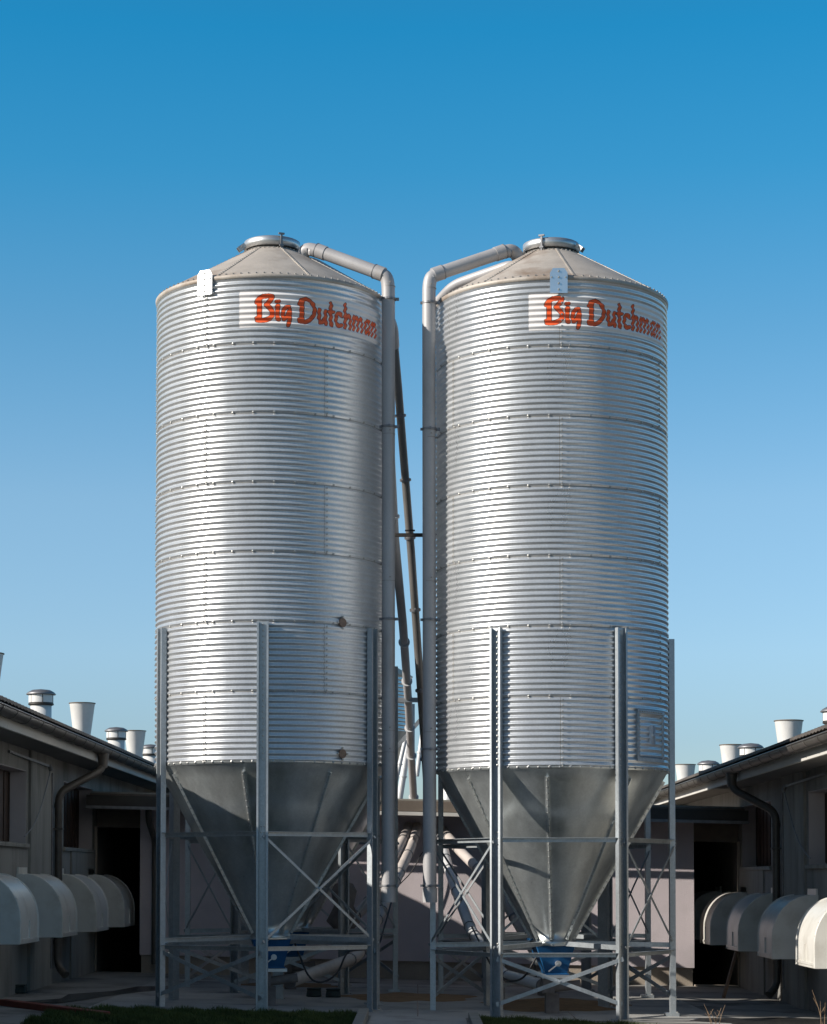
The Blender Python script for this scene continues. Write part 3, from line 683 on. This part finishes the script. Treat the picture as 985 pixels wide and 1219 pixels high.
def boot(root, rz):
    q = MB(); z = Z_OUT-0.062
    def ring(w, d, zz, cx=0): return [(cx-w, -d, zz), (cx+w, -d, zz), (cx+w, d, zz), (cx-w, d, zz)]
    vs = ring(0.235, 0.22, z) + ring(0.225, 0.21, z-0.02) + ring(0.13, 0.13, z-0.33, 0.02) + ring(0.15, 0.15, z-0.33, 0.02) + ring(0.15, 0.15, z-0.345, 0.02)
    q.add(vs, [(4*l+i, 4*l+(i+1) % 4, 4*l+4+(i+1) % 4, 4*l+4+i) for l in range(4) for i in range(4)] + [(0, 1, 2, 3), (16, 17, 18, 19)])
    o = q.build('outlet_boot', M['blue'], root); o.rotation_euler.z = rz; bevel(o, 0.006)
    k = MB(); k.tube([(0.03, -0.165, z-0.21), (0.03, -0.22, z-0.21)], 0.034, 16); k.bar((0.03, -0.225, z-0.21), (-0.09, -0.225, z-0.30), 0.012, 0.014)
    k.build('slide_lever', M['lid'], o)
    k = MB(); k.box(-0.16, 0.19, -0.17, 0.17, z-0.385, z-0.347); k.build('outlet_tray', M['lid'], o)
    k = MB(); k.tube([(0.0, -0.05, z-0.50), (0.32, -0.05, z-0.46)], 0.055, 14); k.box(-0.14, 0.0, -0.13, 0.03, z-0.56, z-0.39); k.box(-0.10, 0.06, -0.10, 0.0, -0.05, z-0.56)
    k.build('auger_housing', M['fabric'], o)
def sight(root, a, z):
    q = MB(); p = pol(RS+0.004, a, z); n = pol(1, a, 0); n.z = 0
    side = Vector((n.y, -n.x, 0))
    vs = []; 
    for t in (0, 0.02):
        for k in range(20): vs.append(p + n*t + (side*math.cos(k*PI/10) + Vector((0, 0, 1))*math.sin(k*PI/10))*0.052)
    q.add(vs, [(k, (k+1) % 20, 20+(k+1) % 20, 20+k) for k in range(20)] + [tuple(range(20, 40))])
    for k in range(4):
        c = p + n*0.008 + (side*math.cos(k*PI/2) + Vector((0, 0, 1))*math.sin(k*PI/2))*0.068; q.dome(c, n, 0.013, 1, 1.0)
    q.build('sight_glass', [M['rust'], M['bolt']], root)
def fill_pipe(root, org, pts, seams, name='fill_pipe', r=0.079):
    P = [Vector(p)-Vector(org) for p in pts]
    q = MB(); path = smooth_path(P, 7, 0.17); q.tube(path, r, 24)
    o = q.build(name, M['pipe'], root)
    x, y = P[0].x, P[0].y
    for z, kind in seams:
        z -= org[2]; k = MB()
        if kind == 'clamp':
            k.tube([(x, y, z-0.012), (x, y, z+0.012)], r+0.012, 24); s = 1 if x > 0 else 1
            k.box(x+r, x+r+0.045, y-0.02, y+0.01, z-0.016, z+0.016); k.box(x-r-0.03, x-r, y-0.02, y+0.01, z-0.014, z+0.014); k.dome((x+0.01, y-r-0.012, z), (0, -1, 0), 0.018)
            k.build('pipe_clamp', M['collar'], o)
        elif kind == 'socket':
            k.tube([(x, y, z-0.16), (x, y, z+0.0)], r+0.009, 24); k.tube([(x, y, z+0.0), (x, y, z+0.006)], r+0.013, 24); k.build('pipe_socket', M['pipe'], o)
        else:
            k.tube([(x, y, z-0.003), (x, y, z+0.003)], r+0.002, 24); k.dome((x+0.02, y-r, z+0.04), (0, -1, 0), 0.010); k.build('pipe_joint', M['seam'], o)
    # socket collars on the inclined stretch
    a, b = P[2], P[3]
    for t in (0.04, 0.94):
        k = MB(); c = a.lerp(b, t); d = (b-a).normalized()
        k.tube([c-d*0.06, c+d*0.06], r+0.007, 24); k.tube([c+d*0.06, c+d*0.068], r+0.010, 24, mi=1); k.build('pipe_socket', [M['pipe'], M['collar']], o)
    return o

def silo(x, y, z0, label, ring_rot, rib_rot, leg0, plate_a, decal_a, clamp_a, hinge_a, group, front=True, plate_m='plate'):
    root = empty('feed_silo', (x, y, z0)); tag(root, label, 'silo', group)
    for i in range(7):
        o = link('ring_sheet', RING, root); o.location.z = Z_RIM + SH*i; o.rotation_euler.z = R(ring_rot + (60 if i % 2 else 0))
    rf = link('roof_cone', ROOF, root); rf.rotation_euler.z = R(ring_rot)
    ld = link('hatch_lid', LID, root)
    c = link('clamp', CLAMP, ld); c.rotation_euler.z = R(clamp_a)
    c = link('clamp', CLAMP, ld); c.rotation_euler.z = R(clamp_a+150)
    c = link('hinge', HINGE, ld); c.rotation_euler.z = R(hinge_a)
    hp = link('hopper', HOPPER, root)
    for k in range(8):
        o = link('rib', RIB, hp); o.rotation_euler.z = R(rib_rot + 45*k)
    legs = [leg0 + 60*k for k in range(6)]
    for a in legs:
        o = link('leg', LEG, root); o.rotation_euler.z = R(a)
    brace_set(root, legs)
    for k in range(2): lug_plate(root, plate_a + 180*k, M[plate_m])
    if front:
        o = link('logo_decal', DECAL, root); o.rotation_euler.z = R(decal_a)
        o['label'] = 'white sticker band with orange brush lettering outlined in black'
    boot(root, 0.12)
    return root
LX, LY, LZ = -1.751, 26.09, 0.09
RX, RY, RZ = 1.605, 25.93, 0.02
ring_g = None
sL = silo(LX, LY, LZ, 'left of the two tall front silos, corrugated galvanised, with two brown round sight glasses', -30, -10, -60, -29.5, -11.9, 22, -72, None)
sR = silo(RX, RY, RZ, 'right of the two tall front silos, with a small access door low on its side', 0.4, -6, -150, 0, -14.2, -22, 60, None)
sBL = silo(-1.72, 29.95, 0.09, 'galvanised silo standing directly behind the left front silo, only its legs and hopper showing', 20, 5, -148.0, 40, 0, 20, 100, None, front=False)
sBR = silo(1.74, 29.9, 0.02, 'galvanised silo standing directly behind the right front silo, mostly hidden by it', 70, 12, -148.0, 80, 0, 50, 200, None, front=False)
sight(sL, 39.9, 4.47); sight(sL, 39.9, 2.96)
# access door of the right silo
q = MB(); z0, z1 = 2.96, 3.53; aL, aR = 40.5, 64.5
def arcbar(m, a0, a1, za, zb, r0, r1, n=10):
    vs = []
    for k in range(n+1):
        a = a0 + (a1-a0)*k/n
        vs += [pol(r0, a, za), pol(r1, a, za), pol(r1, a, zb), pol(r0, a, zb)]
    m.add(vs, [(4*k+i, 4*k+(i+1) % 4, 4*k+4+(i+1) % 4, 4*k+4+i) for k in range(n) for i in range(4)] + [(0, 1, 2, 3), (4*n+3, 4*n+2, 4*n+1, 4*n)])
ri = RS+AMP-0.004
arcbar(q, aL, aR, z1-0.04, z1, ri, ri+0.028); arcbar(q, aL, aR, z0-0.02, z0+0.02, ri, ri+0.018)
arcbar(q, aL, aL+1.5, z0, z1-0.04, ri, ri+0.02, 2); arcbar(q, aR-1.5, aR, z0, z1-0.04, ri, ri+0.02, 2)
for k in range(12):
    q.dome(pol(ri+0.03, aL+0.9, z0+0.05+k*0.041), pol(1, aL, 0), 0.009, 1, 1); q.dome(pol(ri+0.028, aL+1.5+k*1.65, z1-0.02), pol(1, aL+k*1.6, 0), 0.009, 1, 1)
dr = q.build('access_door', [M['strut'], M['bolt']], sR)
q = MB(); arcbar(q, 50.2, 51.5, 3.14, 3.36, ri, ri+0.03, 2); arcbar(q, 52.9, 53.9, 3.14, 3.36, ri, ri+0.03, 2)
q.bar(pol(ri+0.035, 51, 3.245), pol(ri+0.035, 56, 3.255), 0.02, 0.025); q.build('door_handle', M['plate'], dr)
# fill pipes
fill_pipe(sL, (LX, LY, LZ), [(-0.340, 25.6, 1.34), (-0.343, 25.6, 8.715), (-0.418, 25.61, 8.775), (-1.195, 25.85, 9.125), (-1.36, 25.9, 9.165), (-1.405, 25.95, 8.95)],
          [(8.62, 'joint'), (8.47, 'clamp'), (6.95, 'clamp'), (6.86, 'joint'), (5.12, 'joint'), (4.67, 'clamp'), (3.35, 'joint'), (3.1, 'joint'), (1.50, 'socket'), (1.535, 'clamp')])
fill_pipe(sR, (RX, RY, RZ), [(0.145, 25.5, 1.34), (0.137, 25.5, 8.675), (0.208, 25.51, 8.74), (1.031, 25.75, 9.085), (1.17, 25.8, 9.115), (1.265, 25.85, 8.90)],
          [(8.57, 'joint'), (8.40, 'clamp'), (6.90, 'clamp'), (6.80, 'joint'), (5.10, 'joint'), (4.65, 'clamp'), (3.33, 'joint'), (3.13, 'clamp'), (1.50, 'socket'), (1.535, 'clamp')])
def short_pipe(root, org, pts):
    q = MB(); q.tube(smooth_path([Vector(p)-Vector(org) for p in pts], 6, 0.15), 0.062, 18); q.build('fill_pipe', M['pipe'], root)
short_pipe(sL, (LX, LY, LZ), [(-1.42, 26.25, 9.02), (-1.318, 26.3, 9.14), (-0.475, 26.9, 8.82), (-0.30, 27.1, 8.55), (-0.289, 27.4, 8.35)])
short_pipe(sR, (RX, RY, RZ), [(1.30, 26.3, 8.99), (1.169, 26.4, 9.12), (0.45, 26.9, 9.0), (0.2, 27.2, 8.8), (0.2, 27.4, 8.4)])

# ------------------------------------------------------------------ tubes and things seen between and behind the silos
def conveyor(name, label, pts, r, m, rings, cat='pipe', group=None, ringm='collar'):
    root = empty(name, pts[0]); tag(root, label, cat, group); o = Vector(pts[0])
    P = [Vector(p)-o for p in pts]
    q = MB(); q.tube(P, r, 18); q.build('tube', M[m], root)
    tot = sum((b-a).length for a, b in zip(P, P[1:]))
    for t in rings:
        d = t*tot
        for a, b in zip(P, P[1:]):
            L_ = (b-a).length
            if d <= L_:
                c = a + (b-a).normalized()*d; u = (b-a).normalized()
                k = MB(); k.tube([c-u*0.012, c+u*0.012], r+0.022, 18); k.dome(c+Vector((0, -r-0.02, 0)), (0, -1, 0), 0.02); k.build('ring_clamp', M[ringm], root); break
            d -= L_
    return root
conveyor('conveyor_tube', 'dark inclined conveyor tube in the gap between the silos, reaching highest', [(-0.289, 27.4, 8.35), (-0.245, 27.7, 7.9), (-0.08, 28.55, 5.9), (0.10, 29.6, 3.4), (0.19, 30.2, 1.95)], 0.052, 'dark_pipe', [0.13, 0.25, 0.36, 0.5, 0.66, 0.8], group=None)
conveyor('conveyor_tube', 'grey inclined conveyor tube in the gap, ending on the flat roof behind', [(-0.40, 28.2, 8.2), (-0.345, 28.5, 6.98), (-0.303, 29, 6.17), (-0.2, 30.5, 5.16), (-0.14, 33, 4.365), (-0.055, 35.5, 2.86)], 0.060, 'pipe', [0.2, 0.48, 0.63, 0.78, 0.86, 0.985], ringm='white_pipe')
q = MB(); q.bar((-0.56, 28.2, 6.075), (0.34, 28.2, 6.075), 0.04, 0.045); q.bar((-0.16, 28.17, 6.13), (-0.03, 28.17, 6.13), 0.02, 0.02); tag(q.build('tie_rail', M['darkmetal']), 'dark steel tie rail crossing the gap between the silos at mid height', 'rail')
q = MB(); q.bar((-0.9, 33, 4.33), (0.6, 33, 4.315), 0.05, 0.07); tag(q.build('tie_rail', M['strut']), 'pale horizontal steel rail low in the gap between the silos', 'rail')
q = MB(); q.bar((-0.62, 34, 3.32), (0.40, 34, 4.50), 0.04, 0.06); tag(q.build('tie_rail', M['strut']), 'pale diagonal steel rail low in the gap between the silos', 'rail')
# small stand of the far silo, on the far side of the flat roof
far = empty('far_silo', (-1.49, 45.0, 0.0)); tag(far, 'small dark corrugated silo far behind, its right edge showing in the gap', 'silo')
q = MB(); rows = 60; vs = []
for j in range(rows+1):
    z = 4.62 + 1.15*j/rows; r = 1.36 + 0.010*math.cos(2*PI*(z)/0.0766)
    for k in range(64): vs.append((r*math.sin(2*PI*k/64), -r*math.cos(2*PI*k/64), z))
q.add(vs, [(j*64+k, j*64+(k+1) % 64, (j+1)*64+(k+1) % 64, (j+1)*64+k) for j in range(rows) for k in range(64)], 0, True)
q.build('barrel', M['hopper'], far)
q = MB(); q.rev([(1.38, 5.74), (1.40, 5.78), (0.3, 6.42), (0.3, 6.52), (0, 6.55)], seg=64); q.build('roof_cone', M['roof'], far)
q = MB(); q.rev([(1.36, 4.62), (0.95, 3.7), (0.28, 2.4), (0.26, 2.2)], seg=64); q.build('hopper', M['hopper'], far)
for k in range(6):
    a = 20+60*k; q = MB(); q.bar(pol(1.41, a, 0), pol(1.41, a, 5.2), 0.10, 0.08, (0, 1, 0)); q.build('leg', M['strut'], far)
for lab, p0, p1, r in (('slim white tube leaning behind the grey conveyor, leftmost in the gap', (-0.37, 36.6, 3.2), (-0.20, 36.6, 3.95), 0.036),
                   ('white tube standing on the flat roof left of the conveyor foot', (-0.328, 37, 2.80), (-0.135, 37, 4.02), 0.055),
                   ('slim white tube leaning the other way, against the right fill pipe', (-0.01, 37, 3.35), (0.11, 37, 4.25), 0.04)):
    q = MB(); P0, P1 = Vector(p0), Vector(p1); q.tube([P0, P1], r, 14)
    root = empty('roof_tube', p0); tag(root, lab, 'pipe')
    q.v = [tuple(Vector(v)-P0) for v in q.v]; q.build('tube', M['white_pipe'], root)
    k = MB(); c = (P1-P0)*0.45; d = (P1-P0).normalized(); k.tube([c-d*0.012, c+d*0.012], r+0.014, 14); k.build('ring_clamp', M['white_pipe'], root)
q = MB(); q.rev([(0.10, 0), (0.10, 0.75), (0.0, 0.77)], seg=24); q.rev([(0.102, 0.50), (0.112, 0.50), (0.112, 0.56), (0.102, 0.56)], seg=24, mi=1); o = q.build('roof_vent', [M['white_pipe'], M['plinth']]); o.location = (0.52, 36.5, 2.80); tag(o, 'white vent pipe on the flat roof beside the right silo hopper', 'pipe')
# feed augers running to the wall
def auger(label, pts, r, m, extra=None):
    root = empty('feed_auger', pts[0]); tag(root, label, 'pipe'); o = Vector(pts[0])
    P = smooth_path([Vector(p)-o for p in pts], 5, 0.22)
    q = MB(); q.tube(P, r, 16, mi=0); q.build('tube', M[m], root)
    acc = 0
    for a, b in zip(P, P[1:]):
        acc += (b-a).length
        if acc > 0.42:
            acc = 0; k = MB(); d = (b-a).normalized(); k.tube([b-d*0.012, b+d*0.012], r+0.008, 16); k.build('ring_clamp', M['collar'], root)
    return root
auger('cream feed auger tube bending down from the lilac wall, right one of its pair', [(0.0, 33.79, 2.42), (-0.02, 33.5, 2.33), (-0.115, 33.2, 2.05), (-0.295, 32, 1.63), (-0.522, 30.2, 1.11), (-0.782, 28.3, 0.60), (-1.534, 26.3, 0.38)], 0.076, 'cream_pipe')
auger('cream feed auger tube bending down from the lilac wall, left one of its pair', [(-0.14, 33.79, 2.42), (-0.16, 33.5, 2.34), (-0.268, 33.2, 2.10), (-0.458, 32.2, 1.69), (-0.75, 31.2, 1.2), (-1.7, 30.0, 0.42)], 0.076, 'cream_pipe')
auger('grey feed auger tube running down steeply from the wall just right of the gap', [(0.362, 33.79, 2.35), (0.362, 33.5, 2.26), (0.451, 32.6, 1.82), (0.587, 31.2, 1.36), (0.744, 29.8, 0.89), (1.087, 27.7, 0.40), (1.5, 26.2, 0.34)], 0.074, 'white_pipe')
auger('cream feed auger tube running down to the right from the wall behind the right silo', [(0.42, 33.79, 2.35), (0.44, 33.5, 2.30), (0.609, 33, 2.075), (0.959, 32, 1.69), (1.3, 31, 1.2), (1.72, 30.0, 0.42)], 0.076, 'cream_pipe')
# hanging cables under the hoppers
def cable(label, pts, r=0.012):
    q = MB(); q.tube(smooth_path(pts, 8, 0.25), r, 8); tag(q.build('cable', M['black']), label, 'cable')
cable('black cable looping beside the blue boot of the left silo', [(-1.45, 25.9, 0.85), (-1.25, 25.85, 0.35), (-0.95, 25.9, 0.45), (-0.85, 26.2, 0.75), (-0.5, 28.2, 0.72), (-0.3, 30, 1.5)])
cable('black cable looping beside the blue boot of the right silo', [(1.40, 25.7, 0.7), (1.25, 25.75, 0.42), (1.05, 26.0, 0.40), (0.9, 26.5, 0.55), (0.7, 28.0, 1.0)])
cable('thin dark cable sagging from the wall beside the cream auger tubes', [(0.3, 33.7, 1.98), (0.1, 33.65, 2.1), (-0.05, 33.6, 1.75), (-0.3, 33.55, 1.5)], 0.009)
# grain spilled on the slab
def grain(label, cx, cy, rx, ry, h, seed):
    q = MB(); r3 = random.Random(seed); n = 40; rings = 9; vs = [(cx, cy, zg(cx)+0.012+h)]
    ph = [r3.uniform(0, 6) for _ in range(4)]
    for j in range(1, rings+1):
        t = j/rings
        for k in range(n):
            a = 2*PI*k/n; w = 1 + 0.18*math.sin(2*a+ph[0]) + 0.12*math.sin(5*a+ph[1]) + 0.06*math.sin(9*a+ph[2])
            x = cx + rx*t*w*math.cos(a); y = cy + ry*t*w*math.sin(a)
            vs.append((x, y, zg(x) + 0.011 + h*(1-t)**1.3 * (1+0.2*math.sin(7*x+9*y)) + (0 if j < rings else -0.004)))
    fs = [(0, 1+k, 1+(k+1) % n) for k in range(n)]
    fs += [(1+(j-1)*n+k, 1+j*n+k, 1+j*n+(k+1) % n, 1+(j-1)*n+(k+1) % n) for j in range(1, rings) for k in range(n)]
    q.add(vs, fs, 0, True); tag(q.build('spilled_grain', M['grain']), label, 'grain', kind='stuff')
grain('thin spread of brown spilled grain on the slab between the silos', -0.1, 28.6, 0.75, 1.2, 0.03, 1)
grain('heap of brown spilled grain under the hopper of the right silo', 1.75, 27.6, 0.95, 1.3, 0.09, 2)
grain('patch of brown spilled grain behind the left silo legs', -1.8, 31.0, 0.6, 0.8, 0.03, 3)
# bait boxes
def bait(x, y, label):
    root = empty('bait_box', (x, y, zg(x)+0.012)); tag(root, label, 'box')
    q = MB(); w, d, h = 0.10, 0.075, 0.085
    q.add([(-w, -d, 0), (w, -d, 0), (w, d, 0), (-w, d, 0), (-w*.86, -d*.86, h), (w*.86, -d*.86, h), (w*.86, d*.86, h), (-w*.86, d*.86, h)], [(3, 2, 1, 0), (0, 1, 5, 4), (1, 2, 6, 5), (2, 3, 7, 6), (3, 0, 4, 7), (4, 5, 6, 7)])
    bevel(q.build('body', M['bait'], root), 0.01)
    q = MB(); q.box(-w*.93, w*.93, -d*.95, d*.95, h, h+0.022); bevel(q.build('lid', M['bait'], root), 0.008)
    q = MB(); q.tube([(-w*.4, -d-.001, 0.035), (-w*.4, -d-.008, 0.035)], 0.022, 14); q.build('entry_rim', M['black'], root)
bait(-1.33, 28.2, 'small dark plastic bait box on the slab under the left silo, left of its pair')
bait(-1.08, 28.15, 'small dark plastic bait box on the slab under the left silo, right of its pair')
bait(-4.97, 27.3, 'small dark plastic box at the foot of the left building wall')
# plank leaning against the right hood
q = MB(); root = empty('leaning_plank', (4.25, 30.4, zg(4.25))); tag(root, 'brown wooden plank leaning against the underside of a hood on the right wall', 'plank')
q.bar((0, 0, -0.0), (0.22, 0.1, 0.72), 0.035, 0.13, up=(0, 1, 0)); bevel(q.build('board', M['wood'], root), 0.005)
# dark drain tray at the foot of the right wall
root = empty('drain_box', (4.78, 24.75, zg(4.8))); tag(root, 'dark green plastic box on the ground at the bottom right corner', 'box')
q = MB(); q.box(-0.12, 0.16, -0.12, 0.12, 0, 0.10); bevel(q.build('body', M['bait'], root), 0.01)
q = MB(); q.box(-0.13, 0.17, -0.13, 0.13, 0.10, 0.12); bevel(q.build('lid', M['bait'], root), 0.005)
# sacks or rag hung on the rear hopper pipe
q = MB(); prof = [(0.02, 0.62), (0.10, 0.60), (0.15, 0.50), (0.17, 0.30), (0.19, 0.10), (0.14, 0.0)]
q.rev(prof, seg=24); me_ = q.build('motor_cover', M['fabric']); me_.location = (-0.98, 29.2, 0.95)
for v in me_.data.vertices: v.co.x *= 1 + 0.25*math.sin(v.co.z*14); v.co.y *= 0.8
tag(me_, 'grey cloth cover bundled round the auger drive behind the left silo', 'cover')
# dry weeds
def weed(x, y, h, n, seed, label):
    root = empty('dry_weed', (x, y, zg(x))); tag(root, label, 'weed'); r4 = random.Random(seed)
    for i in range(n):
        q = MB(); dx = r4.uniform(-.12, .12); dy = r4.uniform(-.08, .08); hh = h*r4.uniform(.6, 1)
        p = [(0.02*i-0.03, 0, 0), (0.02*i-0.03+dx*.4, dy*.4, hh*.5), (0.02*i-0.03+dx, dy, hh)]
        q.tube(p, 0, 6, radii=[0.0035, 0.003, 0.0015])
        b = Vector(p[1]); q.tube([b, b+Vector((r4.uniform(-.07, .07), 0, hh*.28))], 0.002, 5)
        q.build('stem', M['twig'], root)
weed(3.28, 24.2, 0.26, 5, 4, 'dry brown weed growing in front of the right silo leg')
weed(4.62, 24.9, 0.42, 3, 9, 'tall thin dry weed at the foot of the right building wall')

# repeats share a group
GROUPS = {'feed_silo': 'feed silos standing in two rows', 'livestock_building': 'long livestock buildings either side of the yard',
          'kerb': 'kerbs at the near edge of the yard', 'conveyor_tube': 'inclined conveyor tubes in the gap', 'tie_rail': 'steel rails crossing the gap',
          'roof_tube': 'white tubes on the flat roof', 'feed_auger': 'feed auger tubes running to the back wall', 'bait_box': 'dark plastic bait boxes',
          'dry_weed': 'dry weeds in the yard', 'cable': 'hanging cables under the silos'}
for o in list(bpy.data.objects):
    g_ = GROUPS.get(o.name.split('.')[0])
    if g_ and o.parent is None and 'category' in o: o['group'] = g_
